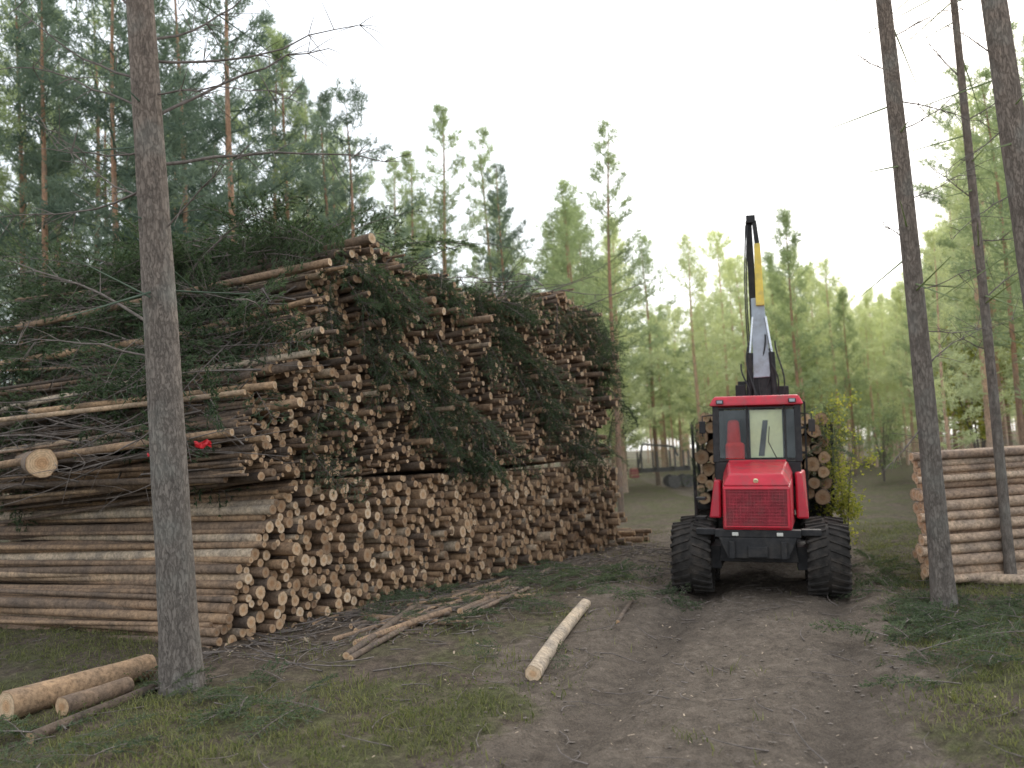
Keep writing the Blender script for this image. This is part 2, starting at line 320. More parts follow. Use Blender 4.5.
# right pile
RD=np.array([.985,.17]); RF=np.array([.45,.89]); R0=np.array([5.50,12.30])
SM0,SM1=-.1,2.6
t3=pack(lambda:float(np.clip(rng.normal(.068,.012),.048,.095)),.03,lambda z:-.12+.34*max(0,min(1,(z-.5)/.9)),lambda z:2.6-.5*z,lambda s:1.85,K=18,fail=90)
rr_=Acc()
for s_,z_,r_ in t3:
    p=R0+RF*s_+RD*rng.normal(0,.07)
    fr=s_<.22+.34*max(0,min(1,(z_-.5)/.9))
    kw=dict(tint=float(np.clip(rng.normal(.6,.22),0,1)),bright=.8,curve=.003); pp=(p[0],p[1],z_); dd=(RD[0],RD[1],rng.normal(0,.004)); LL=rng.uniform(4.3,4.8)
    if fr: log_obj(pp,dd,LL,r_,'pinkish tan log showing its side in the front of the right pile','log','front logs of the right pile',bk=LOGP,**kw)
    else: log_geo(rr_,pp,dd,LL,r_,**kw)
tag(obj('rear_logs',rr_,[LOGP,LOGE]),'logs stacked behind the front row of the small pile at right','logs',kind='stuff')
ground_log((958,577),(1040,580),.075,'single log on the ground in front of the small right pile',.9,.8,bk=LOGP)
# ---------------------------------------------------------------- brushwood
def blades(a,B,D,l,w,spread=.9,m=0,tl=None):
    n=len(B); dr=nrm(D+spread*rng.standard_normal((n,3))); sd=nrm(np.cross(dr,rng.standard_normal((n,3)))); ll=(l*rng.uniform(.6,1.3,n))[:,None]
    V=np.stack([B-sd*w/2,B+sd*w/2,B+dr*ll],1).reshape(-1,3); f=np.arange(3*n).reshape(-1,3)
    tt=(rng.uniform(0,1,n) if tl is None else np.clip(tl+rng.normal(0,.12,n),0,1)).repeat(3)
    a.add(V,f,np.c_[tt,tt,np.zeros(3*n)],m)
def spruce_branch(L=1.2,nt_=26,nb=11):
    a=Acc(); t=np.linspace(0,1,6); drop=-.18*t**2*L; pts=np.c_[t*L,np.zeros(6),drop]; tube(a,pts,.012*(1-.8*t),4,False,(.2,.5,0),1)
    B=[];D=[]
    for i in range(nt_):
        u_=.12+.88*i/nt_; p0=np.array([u_*L,0,-.18*u_*u_*L]); sd=1 if i%2 else -1; an=R(rng.uniform(40,65)); l=(.42*L*(1-u_)**.7+.06)*rng.uniform(.6,1.1)
        d=np.array([math.cos(an),sd*math.sin(an),rng.uniform(-.35,.05)]); d/=np.linalg.norm(d)
        tube(a,np.array([p0,p0+d*l]),[.004,.002],3,False,(.2,.5,0),1)
        k=max(3,int(nb*l/(.3*L))); uu=rng.uniform(.05,1.05,k)[:,None]
        B.append(p0+d*l*uu); D.append(np.tile(d,(k,1)))
    B=np.concatenate(B).repeat(3,0);D=np.concatenate(D).repeat(3,0)
    blades(a,B,D,.075,.017,.55)
    return a
def bake(a):
    V=np.concatenate(a.V);C=np.concatenate(a.C); return V,C,a.Fc
BR=[bake(spruce_branch(rng.uniform(1.0,1.5))) for _ in range(5)]
def place(dst,src,M,sh=0.):
    V,C,Fc=src; M=np.array(M); W=V@M[:3,:3].T+M[:3,3]; n0=dst.n; dst.V.append(W); C2=C.copy(); C2[:,0]=np.clip(C2[:,0]+sh,0,1); dst.C.append(C2); dst.n+=len(W)
    for f,m_,s_ in Fc: dst.Fc.append((f+n0,m_,s_))
def rot(yaw,pitch,roll,sc,loc): return Matrix.Translation(loc)@Matrix.Rotation(yaw,4,'Z')@Matrix.Rotation(pitch,4,'Y')@Matrix.Rotation(roll,4,'X')@Matrix.Scale(sc,4)
fy=math.atan2(-LD[1],-LD[0])
bt=Acc()
for i in range(680):
    k=rng.uniform()
    if k<.42: z=rng.uniform(2.6,5.2); s_=sm2(z)+rng.uniform(-.26,.08); off=rng.uniform(.7,5.4)
    else: s_=rng.uniform(1.5,5.5); z=np.interp(s_,[2,2.4,3.5,5],[5.2,5.3,5.1,4.9])+rng.uniform(-.05,.35)+.1*(s_<4); off=rng.uniform(.4,5.6)
    if s_>4 and rng.uniform()<.5: continue
    if z<3.6 and rng.uniform()<.6: continue
    p=face(s_,z-.035*off,off); place(bt,BR[i%5],rot(fy+math.pi*(rng.uniform()<.5)+rng.normal(0,.7),rng.normal(.25,.35),rng.normal(0,.8),rng.uniform(.7,1.25),p),rng.uniform(-.2,.35))
tag(obj('spruce_brushwood',bt,[BRUSH,STICK]),'dark green spruce branches heaped over the top and near side of the left pile','branches',kind='stuff')
bf=Acc()
for i in range(470):
    s_=rng.uniform(1.2,9.4); z=rng.uniform(2.2,5.1); 
    if math.sin(s_*1.9+z*2.2)+.4*math.sin(s_*5+1)+.25*(z-3.6)<-.05: continue
    if s_<sm2(z): continue
    p=face(s_,z,rng.uniform(-.16,.1)); place(bf,BR[i%5],rot(fy+rng.normal(0,.8),rng.uniform(.3,1.4),rng.normal(0,.9),rng.uniform(.3,.75),p),rng.uniform(-.2,.35))
for i in range(60):
    z=rng.uniform(2.5,4.9); p=face(9.5+rng.uniform(-.1,.15),z,rng.uniform(-.1,1.5)); place(bf,BR[i%5],rot(rng.uniform(0,6.28),rng.uniform(.2,1.2),rng.normal(0,.9),rng.uniform(.5,.9),p),rng.uniform(-.2,.2))
tag(obj('spruce_sprays',bf,[BRUSH,STICK]),'spruce sprays hanging from between the pole ends of the upper tier','branches',kind='stuff')
st=Acc()
for i in range(330):
    if i<230:
        z=rng.uniform(2.1,5.2); s_=sm2(z)-rng.uniform(-.05,.35); off=rng.uniform(-.3,4.8); p=face(s_,z-.035*off,off)
    else: s_=rng.uniform(2,9); z=np.interp(s_,[2,5,7.6,9.1],[5.2,4.9,5.2,4.9])+rng.uniform(-.1,.1); p=face(s_,z,rng.uniform(-.3,2))
    y=math.atan2(LD[1],LD[0])+rng.normal(0,.45)+(math.pi if rng.uniform()<.3 else 0); e=rng.normal(0,.18); L=rng.uniform(.6,2.2); d=np.array([math.cos(y)*math.cos(e),math.sin(y)*math.cos(e),math.sin(e)])
    t=np.linspace(0,1,6); pts=p+d*(t*L)[:,None]+np.c_[np.sin(t*3)*.05*rng.normal(),0*t,np.sin(t*2.5)*.10*rng.normal()*L]
    r_=rng.uniform(.005,.016); tube(st,pts,r_*(1-.7*t),4,False,(rng.uniform(),.5,0),0)
    for j in range(3):
        q0=pts[rng.integers(1,5)]; dd=nrm(d+.8*rng.standard_normal(3)); tube(st,np.array([q0,q0+dd*.2,q0+dd*.42+[0,0,-.05]]),[.004,.003,.002],3,False,(.3,.5,0),0)
tag(obj('dead_sticks',st,[STICK]),'tangle of thin grey bare sticks poking from the upper tier of the left pile','sticks',kind='stuff')
bg=Acc()
spots=[]
for (px,py,sx,sy,n) in [(420,605,50,14,24),(600,585,60,14,48),(570,640,60,20,8),(930,600,50,24,60),(890,560,25,20,26),(240,690,60,20,24),(60,740,60,20,12),(990,620,40,30,22),(470,605,50,14,24),(540,575,60,10,28),(850,565,20,20,14)]:
    for i in range(n): spots.append((px+rng.normal()*sx,py+abs(rng.normal())*sy))
for i,(px,py) in enumerate(spots):
    g=G(px,max(py,545)); 
    if abs(g.x-xc(g.y))<1.35 and rng.uniform()<.85: continue
    z=float(hgt(g.x,g.y))+.02+rng.uniform(0,.10); place(bg,BR[i%5],rot(rng.uniform(0,6.28),rng.normal(-.05,.12),rng.normal(0,.3),rng.uniform(.25,.65),(g.x,g.y,z)),rng.uniform(-.2,.25))
tag(obj('fallen_spruce_branches',bg,[BRUSHG,STICK]),'green spruce branches dropped on the ground along both edges of the track','branches',kind='stuff')
# ---------------------------------------------------------------- ground cover
gr=Acc(); N=210000
py=rng.uniform(0,1,N)**.85; gy=4.6+py*17; gx=rng.uniform(-1,1,N)*(gy*.62+.6)
uu=abs(gx-xc(gy))+rng.normal(0,.22,N); cl=hn(gx*1.9+3,gy*1.9)+.5*hn(gx*4,gy*4+2)+.25*(gy<8.5)+rng.normal(0,.35,N)
inpile=(pu(gx,gy)<-.1)&(pv(gx,gy)>-.3)&(pv(gx,gy)<10)
mid=(gx<xc(gy))&(gy+rng.normal(0,.35,N)>8.2)&(pu(gx,gy)<4.2)&(gx>-4)
keep=((uu>1.75+.35*hn(gx*2,gy*2))&(cl>-.15)|((uu<.4)&(cl>1.5)))&~inpile&~(mid&((cl<.6)|(rng.uniform(0,1,N)<.6)))
gx=gx[keep];gy=gy[keep];n=len(gx); B=np.c_[gx,gy,hgt(gx,gy)-.01]
hgtb=(.022+.055*rng.uniform(0,1,n)**2+.028*np.clip(cl[keep],0,1.5))*np.where(rng.uniform(0,1,n)<.02,2.2,1)
yw=rng.uniform(0,6.28,n); ln=rng.uniform(.3,1.6,n); dx=np.c_[np.cos(yw),np.sin(yw),0*yw]; sd=np.c_[-np.sin(yw),np.cos(yw),0*yw]*(.0025+.0035*rng.uniform(0,1,n))[:,None]
M1=B+dx*(hgtb*ln*.3)[:,None]+np.c_[0*yw,0*yw,hgtb*.6]; T=B+dx*(hgtb*ln)[:,None]+np.c_[0*yw,0*yw,hgtb]
V=np.stack([B-sd,B+sd,M1+sd*.8,M1-sd*.8,T],1).reshape(-1,3); i5=np.arange(n)[:,None]*5; tt=np.clip(.45+.25*hn(gx*.7,gy*.7)+rng.normal(0,.25,n),0,1).repeat(5)
gr.add(V,[np.c_[i5,i5+1,i5+2,i5+3],np.c_[i5+3,i5+2,i5+4]],np.c_[tt,tt,tt*0],0)
tag(obj('grass',gr,[GRASS]),'olive green and straw coloured grass on the verges beside the track','grass',kind='stuff')
lv=Acc(); N=120000; gy=4.6+rng.uniform(0,1,N)**.8*16; gx=rng.uniform(-1,1,N)*(gy*.62+.6); uu=abs(gx-xc(gy))+rng.normal(0,.2,N); cl=hn(gx*1.3+8,gy*1.5+4)+.4*hn(gx*3.7,gy*3.1)+rng.normal(0,.2,N)
inpile=(pu(gx,gy)<-.1)&(pv(gx,gy)>-.3)&(pv(gx,gy)<10); mid=(gx<xc(gy))&(gy>8.2)&(pu(gx,gy)<4.2)&(gx>-4)
keep=(uu>1.8)&(cl>-.05)&~inpile&~(mid&(cl<.7)); gx=gx[keep];gy=gy[keep]; B=np.c_[gx,gy,hgt(gx,gy)+rng.uniform(.01,.15,len(gx))*np.clip(cl[keep]+.3,.3,1)]
n=len(B); a1=nrm(rng.standard_normal((n,3))+[0,0,.6]); a2=nrm(np.cross(a1,rng.standard_normal((n,3)))); l=(rng.uniform(.010,.026,n))[:,None]
V=np.stack([B,B+a1*l*.5+a2*l*.35,B+a1*l,B+a1*l*.5-a2*l*.35],1).reshape(-1,3); tt=rng.uniform(0,1,n).repeat(4); lv.add(V,np.arange(4*n).reshape(-1,4),np.c_[tt,tt,tt*0],0)
tag(obj('low_shrub_leaves',lv,[LEAFM]),'low leafy berry shrubs covering the forest floor beside the track','ground cover',kind='stuff')
ch=Acc(); N=1700; gy=4.8+rng.uniform(0,1,N)*12; gx=np.where(np.arange(N)<800,xc(gy)+rng.normal(-.3,1.7,N),0)
k=np.arange(N)>=800; s_=rng.uniform(-.6,9.5,N); o_=abs(rng.normal(0,.9,N)); gx=np.where(k,-3.4+.57*s_+.82*o_,gx); gy=np.where(k,10.6+.82*s_-.57*o_,gy); z=hgt(gx,gy)+.012
for i in range(N):
    s_=rng.uniform(.004,.014)*(2 if rng.uniform()<.04 else 1)*(2.4 if k[i] else 1); y=rng.uniform(0,6.28); c_,s2=math.cos(y),math.sin(y); w=s_*rng.uniform(.2,.6); t=rng.normal(0,.3)
    V=np.array([[-s_,-w,0],[s_,-w,0],[s_,w,0],[-s_,w,0]]); V=np.c_[V[:,0]*c_-V[:,1]*s2,V[:,0]*s2+V[:,1]*c_,V[:,0]*t]+[gx[i],gy[i],z[i]+.006]
    ch.add(V,np.array([[0,1,2,3]]),(rng.uniform(),rng.uniform(),0))
tag(obj('wood_chips',ch,[plain('chip_wood',(.36,.28,.20),.8,var=.6,scale=3)]),'small pale wood and bark chips scattered over the track','wood chips',kind='stuff')
tw=Acc(); N=1150; gy=4.8+rng.uniform(0,1,N)**.8*14; gx=np.where(rng.uniform(0,1,N)<.5,xc(gy)+rng.normal(-.5,2.2,N),rng.uniform(-1,1,N)*gy*.6)
k=np.arange(N)>=500; s_=rng.uniform(-.6,9.5,N); o_=abs(rng.normal(0,1.1,N)); gx=np.where(k,-3.4+.57*s_+.82*o_,gx); gy=np.where(k,10.6+.82*s_-.57*o_,gy)
for i in range(N):
    y=rng.uniform(0,6.28); L=rng.uniform(.08,.5)*(1.7 if k[i] else 1); d=np.array([math.cos(y),math.sin(y),0]); t=np.linspace(0,1,4); p=np.array([gx[i],gy[i],0]); pts=p+d*(t*L)[:,None]+np.c_[-d[1]*np.sin(t*3)*.05,d[0]*np.sin(t*3)*.05,0*t]
    pts[:,2]=hgt(pts[:,0],pts[:,1])+.012+.08*rng.uniform()*t; tube(tw,pts,rng.uniform(.003,.008)*(1-.6*t)*(1.4 if k[i] else 1),4,False,(rng.uniform(),.5,0),0)
tag(obj('ground_twigs',tw,[STICK]),'broken brown twigs littering the track and verges','twigs',kind='stuff')
cl_=Acc(); N=1300; gy=4.7+rng.uniform(0,1,N)**1.2*9; gx=xc(gy)+rng.normal(0,1.15,N)
ico=np.array([[0,0,1],[.9,0,.3],[.28,.85,.3],[-.72,.53,.3],[-.72,-.53,.3],[.28,-.85,.3],[0,0,-.6]]); icf=np.array([[0,1,2],[0,2,3],[0,3,4],[0,4,5],[0,5,1],[6,2,1],[6,3,2],[6,4,3],[6,5,4],[6,1,5]])
for i in range(N):
    s_=.005+.020*rng.uniform()**3; V=ico*(1+.25*rng.standard_normal((7,1)))*s_*np.array([1.3,1,.6])+[gx[i],gy[i],float(hgt(gx[i],gy[i]))+.004]; cl_.add(V,icf,(.5,.5,0))
tag(obj('earth_clods',cl_,[plain('earth',(.17,.142,.118),.95,var=.4,scale=4)]),'small clods of earth and stones loosened on the track','earth clods',kind='stuff')
# ---------------------------------------------------------------- trees
def trunk_acc(H,r0,n=10,k=18,wob=.10,flare=.35):
    a=Acc(); t=np.linspace(0,1,k)**1.2; z=t*H; ph=rng.uniform(0,6.28,3); x=wob*np.sin(z*.45+ph[0])*t; y=wob*np.sin(z*.38+ph[1])*t
    r=r0*((1-t)**.75*.92+.05)*(1+flare*np.exp(-z/.22)); x=x-x[0];y=y-y[0]; z=z-.25*(t==0)
    tube(a,np.c_[x,y,z],r,n,False,(.5,.5,0),0,None,True,.02); return a
def pine_crown(H,hb,Lmax,nbr,cone=.7,blade=(.2,.034),nb=8,sub=7,gap=.3,jit=.05,t0=.22):
    a=Acc(); TB=[];TD=[];TL=[]
    for i in range(nbr):
        t=(i+rng.uniform())/nbr; z=hb+(H-hb)*t*.985; az=i*2.4+rng.normal(0,.5)
        if rng.uniform()<gap*.4: continue
        L=Lmax*((1-t)**cone*(.55+.45*min(1,t*5)))*rng.uniform(.4,1.25)+.15
        el=R(np.interp(t,[0,.5,1],[4,26,62])+rng.normal(0,10)); d=np.array([math.cos(az)*math.cos(el),math.sin(az)*math.cos(el),math.sin(el)])
        tt=np.linspace(0,1,4); pts=np.array([0,0,z])+d*(tt*L)[:,None]+np.c_[0*tt,0*tt,.14*L*tt**2]
        tube(a,pts,(.030*(1-t)+.009)*(1-.75*tt)*1.,3,False,(.5,.5,0),1)
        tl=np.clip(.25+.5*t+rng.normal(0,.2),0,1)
        ns=max(2,int(sub*(.4+L/Lmax)))
        for j in range(ns):
            u_=t0+(1-t0)*(j+1)/ns; p0=np.array([0,0,z])+d*L*u_+np.array([0,0,.14*L*u_*u_]); sdv=np.cross(d,[0,0,1]); sdv/=np.linalg.norm(sdv)+1e-6
            dd=nrm(d*.7+sdv*(1 if j%2 else -1)*rng.uniform(.3,1.1)+np.array([0,0,rng.uniform(-.1,.5)])); l=(.34*L*(1.25-u_)+.12)*rng.uniform(.6,1.2)
            for e in (.4,.75,1.05):
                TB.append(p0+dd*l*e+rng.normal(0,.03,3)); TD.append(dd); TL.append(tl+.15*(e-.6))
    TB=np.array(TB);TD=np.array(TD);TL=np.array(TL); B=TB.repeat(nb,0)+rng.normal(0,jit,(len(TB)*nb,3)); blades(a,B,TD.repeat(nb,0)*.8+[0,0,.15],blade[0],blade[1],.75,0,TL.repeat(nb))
    for i in range(18):
        z=rng.uniform(hb*.35,hb); az=rng.uniform(0,6.28); L=rng.uniform(.3,1.4); d=np.array([math.cos(az),math.sin(az),rng.uniform(-.35,.15)]); tt=np.linspace(0,1,3); tube(a,np.array([0,0,z])+d*(tt*L)[:,None],.011*(1-.7*tt),3,False,(.5,.5,0),1)
    return a
FORMS=[]
specs=[dict(H=14,hb=4.6,Lmax=2.2,nbr=60,t0=.3),dict(H=14,hb=6,Lmax=2.1,nbr=52,cone=.5,t0=.35),dict(H=14,hb=3.4,Lmax=2.2,nbr=70,cone=.8,t0=.25),dict(H=14,hb=7.4,Lmax=2.3,nbr=48,cone=.45,gap=.6,t0=.35),
       dict(H=14,hb=1.8,Lmax=2.6,nbr=80,cone=.85,blade=(.30,.055),nb=6,jit=.09,sub=6,t0=.22),dict(H=14,hb=3.2,Lmax=2.8,nbr=66,cone=.6,blade=(.30,.055),nb=6,jit=.10,sub=6,t0=.25),
       dict(H=14,hb=4.6,Lmax=2.7,nbr=54,cone=.55,blade=(.32,.06),nb=6,jit=.10,sub=6,t0=.28),dict(H=14,hb=5.8,Lmax=2.5,nbr=46,cone=.5,blade=(.32,.06),nb=6,jit=.10,sub=6,t0=.3)]
for sp in specs:
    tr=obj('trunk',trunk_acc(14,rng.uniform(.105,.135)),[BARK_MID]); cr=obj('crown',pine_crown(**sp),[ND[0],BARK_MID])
    ms=[]
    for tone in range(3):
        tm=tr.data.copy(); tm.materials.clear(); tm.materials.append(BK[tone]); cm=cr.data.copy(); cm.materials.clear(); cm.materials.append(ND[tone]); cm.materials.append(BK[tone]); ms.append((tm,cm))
    FORMS.append(ms); bpy.data.objects.remove(tr); bpy.data.objects.remove(cr)
def align(d,yaw=0):
    q_=Vector((0,0,1)).rotation_difference(Vector(d)); return q_.to_matrix().to_4x4()@Matrix.Rotation(yaw,4,'Z')
def tree(x,y,H,form,tone,label,group=None,lean=None,name='pine_tree',cat='tree'):
    r=thing(name,label,cat,group=group); z=float(hgt(x,y)); d=lean if lean is not None else (rng.normal(0,.012),rng.normal(0,.012),1)
    sc=H/14; w_=min(sc,1.05)
    r.matrix_world=Matrix.Translation((x,y,z))@align(d,rng.uniform(0,6.28))@Matrix.Diagonal((w_,w_,sc,1))
    tm,cm=FORMS[form][tone]
    for nm,me in (('trunk',tm),('crown',cm)):
        o_=bpy.data.objects.new(nm,me); COL.objects.link(o_); o_.parent=r
    return r
def tx(px,d): return P(px,430,d).x
named=[(22,24,17,0,0,'pine at the far left edge behind the brush pile'),(62,30,18.5,2,0,'second pine from the left edge behind the brush pile'),(118,21,16,1,0,'tall pine just left of the near trunk behind the pile'),
 (190,23,17,1,0,'tall pine just right of the near trunk behind the pile'),(245,20,15.5,0,0,'tall straight pine rising above the top left part of the pile'),(292,27,15.5,2,0,'bushy pine above the highest point of the left pile'),
 (335,26,13.2,2,0,'dark bushy pine at the right edge of the left tree group'),(448,31,14.6,2,1,'pine rising over the middle of the left pile'),(500,36,15.5,0,1,'slender pine right of the pine over the middle of the pile'),
 (405,36,14.5,0,1,'lower pine left of the pine over the middle of the pile'),(616,27,12.2,0,1,'tall orange-trunked pine standing alone beyond the far end of the pile'),
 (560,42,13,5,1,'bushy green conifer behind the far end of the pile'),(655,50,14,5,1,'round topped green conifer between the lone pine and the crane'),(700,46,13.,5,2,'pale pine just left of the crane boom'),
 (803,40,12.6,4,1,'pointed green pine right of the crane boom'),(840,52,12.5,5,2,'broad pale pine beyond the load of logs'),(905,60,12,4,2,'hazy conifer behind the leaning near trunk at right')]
for px,d,H,f,t,lb in named: tree(tx(px,d),d,H,f,t,lb)
ox=[0,330,350,380,420,440,470,500,530,560,610,640,700,740,800,850,900,930,960,990,1024]; oy=[-90,-60,20,80,90,80,110,110,170,170,170,195,215,230,230,285,285,265,200,90,0]
def scat(n,px0,px1,d0,d1,tones,forms,label,group,corr=True,hmax=15.5,gap=2.8):
    c=0; tries=0; pts=[]
    while c<n and tries<n*40:
        tries+=1; px=rng.uniform(px0,px1); d=math.sqrt(rng.uniform(d0*d0,d1*d1)); x=tx(px,d)
        if corr and abs(x-float(xc(d)))<3.2 and d<75: continue
        if any((x-a)**2+(d-b)**2<gap for a,b in pts): continue
        hor=455-.0524*(px-512); zt=2.1+(hor-np.interp(px,ox,oy))*d/F
        if zt<6: continue
        H=min(rng.uniform(hmax-4,hmax),zt*rng.uniform(.85,1.)); pts.append((x,d)); c+=1
        tree(x,d,H,int(rng.choice(forms)),tones[int(rng.integers(len(tones)))],label,group)
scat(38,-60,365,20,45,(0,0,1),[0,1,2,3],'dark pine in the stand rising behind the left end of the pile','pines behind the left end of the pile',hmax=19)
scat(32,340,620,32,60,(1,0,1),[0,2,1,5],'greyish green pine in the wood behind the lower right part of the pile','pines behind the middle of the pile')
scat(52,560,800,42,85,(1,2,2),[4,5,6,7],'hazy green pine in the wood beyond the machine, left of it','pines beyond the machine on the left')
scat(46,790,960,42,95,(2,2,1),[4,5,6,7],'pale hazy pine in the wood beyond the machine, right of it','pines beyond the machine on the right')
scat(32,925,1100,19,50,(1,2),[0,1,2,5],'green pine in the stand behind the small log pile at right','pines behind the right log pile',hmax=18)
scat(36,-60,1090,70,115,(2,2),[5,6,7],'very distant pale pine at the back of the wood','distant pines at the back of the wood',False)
fw=Acc()
lowt=[]
for _ in range(3):
    a=Acc(); tube(a,[(0,0,0),(0,0,6),(0,0,11)],[.14,.1,.03],5,False,(.5,.5,0),1)
    n=420; z=rng.uniform(.3,1,n)**.9; rr=(1-z)**.8*2.6+.15; az=rng.uniform(0,6.28,n); B=np.c_[np.cos(az)*rr*rng.uniform(.2,1,n),np.sin(az)*rr*rng.uniform(.2,1,n),z*11.5]; blades(a,B,np.c_[np.cos(az),np.sin(az),0*az+.2],.8,.28,.5,0); lowt.append(bake(a))
for i in range(330):
    px=rng.uniform(-120,1150); d=rng.uniform(110,190); place(fw,lowt[i%3],rot(rng.uniform(0,6),0,0,rng.uniform(.8,1.15),(tx(px,d),d,0)))
tag(obj('distant_forest',fw,[ND[2],BARK_HAZED]),'far pale green wood closing the view along the horizon','forest',kind='stuff')
def near_tree(pb,d,pt,r0,label,H=18,dead=(),form=3,tone=0,bs=1.):
    Bp=P(*pb,d); T=P(*pt,d); dv=(T-Bp).normalized(); Bp=Bp-dv*(Bp.z/dv.z); 
    r=thing('pine_tree',label,'tree'); M=Matrix.Translation((Bp.x,Bp.y,float(hgt(Bp.x,Bp.y))))@align(dv); r.matrix_world=M
    a=trunk_acc(H,r0,20,40,.05,.3); o_=obj('trunk',a,[BARK_NEAR]); o_.parent=r
    cm=FORMS[form][tone][1]; c_=bpy.data.objects.new('crown',cm); COL.objects.link(c_); c_.parent=r; c_.scale=(H/14,)*3
    Mi=M.inverted()
    for (ap,bp,dd,rr) in dead:
        p=Mi@P(*ap,d); q_=Mi@P(*bp,d+dd); p=Vector((0,0,p.z)); v=np.array(q_-p); t=np.linspace(0,1,9); L=np.linalg.norm(v)
        pts=np.array(p)+v*t[:,None]+np.c_[0*t,.03*L*np.sin(t*5),.06*L*np.sin(t*3.0)*rng.choice([-1,1])+.015*rng.standard_normal(9)*L*t]
        a=Acc(); tube(a,pts,bs*rr*(1-.75*t),6,True,(.4,.5,0),0)
        for j in range(int(6+L*7)):
            e=rng.integers(2,9); q0=pts[e]; w=nrm(nrm(v)+.9*rng.standard_normal(3)); l=rng.uniform(.1,.45); tube(a,np.array([q0,q0+w*l*.5,q0+w*l+[0,0,-.02]]),np.array([.004,.003,.0015])*bs,3,False,(.4,.5,0),0)
        o_=obj('dead_branch',a,[STICK]); o_.parent=r
    return r
near_tree((182,688),8.5,(140,0),.182,'thick grey-brown pine trunk standing nearest the viewer before the left pile',bs=1.35,dead=[
 ((152,120),(330,52),1,.014),((155,165),(385,166),.8,.014),((148,80),(20,10),.5,.012),((150,150),(60,150),-.6,.009),((158,240),(250,150),-.5,.008),((160,330),(0,262),.4,.012),((162,360),(0,345),.2,.010),((155,200),(50,130),1,.008),((150,40),(260,-10),1,.012),((150,20),(70,-40),.3,.012),((165,420),(60,470),.2,.007),((150,95),(290,100),-.7,.008),((152,60),(360,20),.6,.011),((154,185),(0,215),.6,.010),((150,110),(0,70),.5,.010)])
near_tree((944,598),11.1,(885,0),.140,'slender leaning pine trunk in front of the right log pile',H=19,bs=1.25,dead=[((925,290),(985,260),0,.008),((930,370),(985,330),.5,.009),((917,240),(880,225),0,.007),((935,420),(880,470),-.3,.008),((905,130),(960,90),.3,.009),((893,70),(850,50),.3,.008),((920,330),(1010,318),.5,.007),((912,200),(965,170),-.3,.007),((900,100),(990,130),.4,.008),((890,40),(960,10),.4,.008)],tone=1)
near_tree((1003,497),12.42,(955,0),.076,'thin pine trunk rising out of the right log pile',H=19,bs=1.2,dead=[((985,300),(1040,260),0,.01),((975,200),(930,170),0,.009),((990,350),(950,330),0,.008),((970,120),(1020,80),0,.01),((965,80),(920,40),0,.009),((980,240),(1040,230),0,.009)],tone=1)
near_tree((1033,260),9.6,(994,0),.18,'thick dark pine trunk entering at the top right corner',H=18,dead=[((1015,120),(960,160),0,.01),((1020,190),(950,240),0,.009),((1005,60),(950,30),0,.01)],tone=1)
def leafy(name,x,y,H,Rr,n,label,cat,trunk=.02,leaf=.035,z0=.2,mat=YLEAF,stems=5):
    r=thing(name,label,cat,(x,y,float(hgt(x,y)))); a=Acc(); tips=[]
    for i in range(stems):
        az=rng.uniform(0,6.28); l=Rr*rng.uniform(.3,.9); t=np.linspace(0,1,6); pts=np.c_[np.cos(az)*l*t**1.5,np.sin(az)*l*t**1.5,t*H*rng.uniform(.75,1)]; tube(a,pts,trunk*(1-.8*t),5,False,(.5,.5,0),0); tips.append(pts)
        for j in range(6):
            q0=pts[rng.integers(2,6)]; w=nrm(rng.standard_normal(3)+[0,0,.5]); e=np.array([q0,q0+w*Rr*.3,q0+w*Rr*.6]); tube(a,e,[trunk*.25,trunk*.18,trunk*.08],3,False,(.5,.5,0),0); tips.append(e)
    o_=obj('stem',a,[STICK]); o_.parent=r; a=Acc(); P0=np.concatenate([np.array([tp[0]+(tp[-1]-tp[0])*u_ for u_ in (.4,.6,.8,.95,1.)]) if len(tp)==3 else tp[2:] for tp in tips])
    B=P0[rng.integers(0,len(P0),n)]+rng.normal(0,Rr*.13,(n,3)); B=B[B[:,2]>z0]; n=len(B); a1=nrm(rng.standard_normal((n,3))-[0,0,.4]); a2=nrm(np.cross(a1,rng.standard_normal((n,3)))); l=(leaf*rng.uniform(.6,1.3,n))[:,None]
    V=np.stack([B,B+a1*l*.5+a2*l*.4,B+a1*l,B+a1*l*.5-a2*l*.4],1).reshape(-1,3); tt=rng.uniform(0,1,n).repeat(4); a.add(V,np.arange(4*n).reshape(-1,4),np.c_[tt,tt,tt*0],0); o_=obj('foliage',a,[mat]); o_.parent=r
leafy('birch_sapling',P(844,500,15.9).x,15.9,2.6,.7,3200,'yellowing birch sapling growing beside the load of the machine','shrub',.015,.05)
leafy('birch_sapling',P(975,400,33).x,33,5.5,1.3,2600,'yellow leaved birch in the wood behind the right pile','tree',.05,.14,1.8)
leafy('birch_sapling',P(880,430,40).x,40,3.4,1.0,1500,'small pale green birch beyond the machine at right','tree',.04,.10,.6,ND[1])
# ---------------------------------------------------------------- forwarder
RED=plain('red_paint',(.58,.02,.045),.42,var=.12,scale=5,dirt=(.30,.07,.07),bs=.03)
BLK=plain('black_steel',(.026,.026,.028),.6,var=.4,scale=7,dirt=(.055,.048,.042),spec=.3)
RUB=plain('muddy_rubber',(.036,.033,.031),.9,var=.4,scale=8,dirt=(.085,.07,.058),bs=.6,spec=.2)
GREY=plain('grey_steel',(.40,.46,.52),.45,.0,var=.15,scale=6,dirt=(.25,.26,.27))
YEL=plain('yellow_paint',(.85,.62,.10),.4,var=.1,dirt=(.5,.38,.12))
CRM=plain('cream_panel',(.75,.73,.45),.6,var=.1)
LAMP=plain('lamp_glass',(.65,.65,.60),.1,var=.05)
SEATR=plain('red_fabric',(.65,.03,.03),.85,var=.2)
HOSE=plain('hose_rubber',(.03,.03,.032),.5,var=.2)
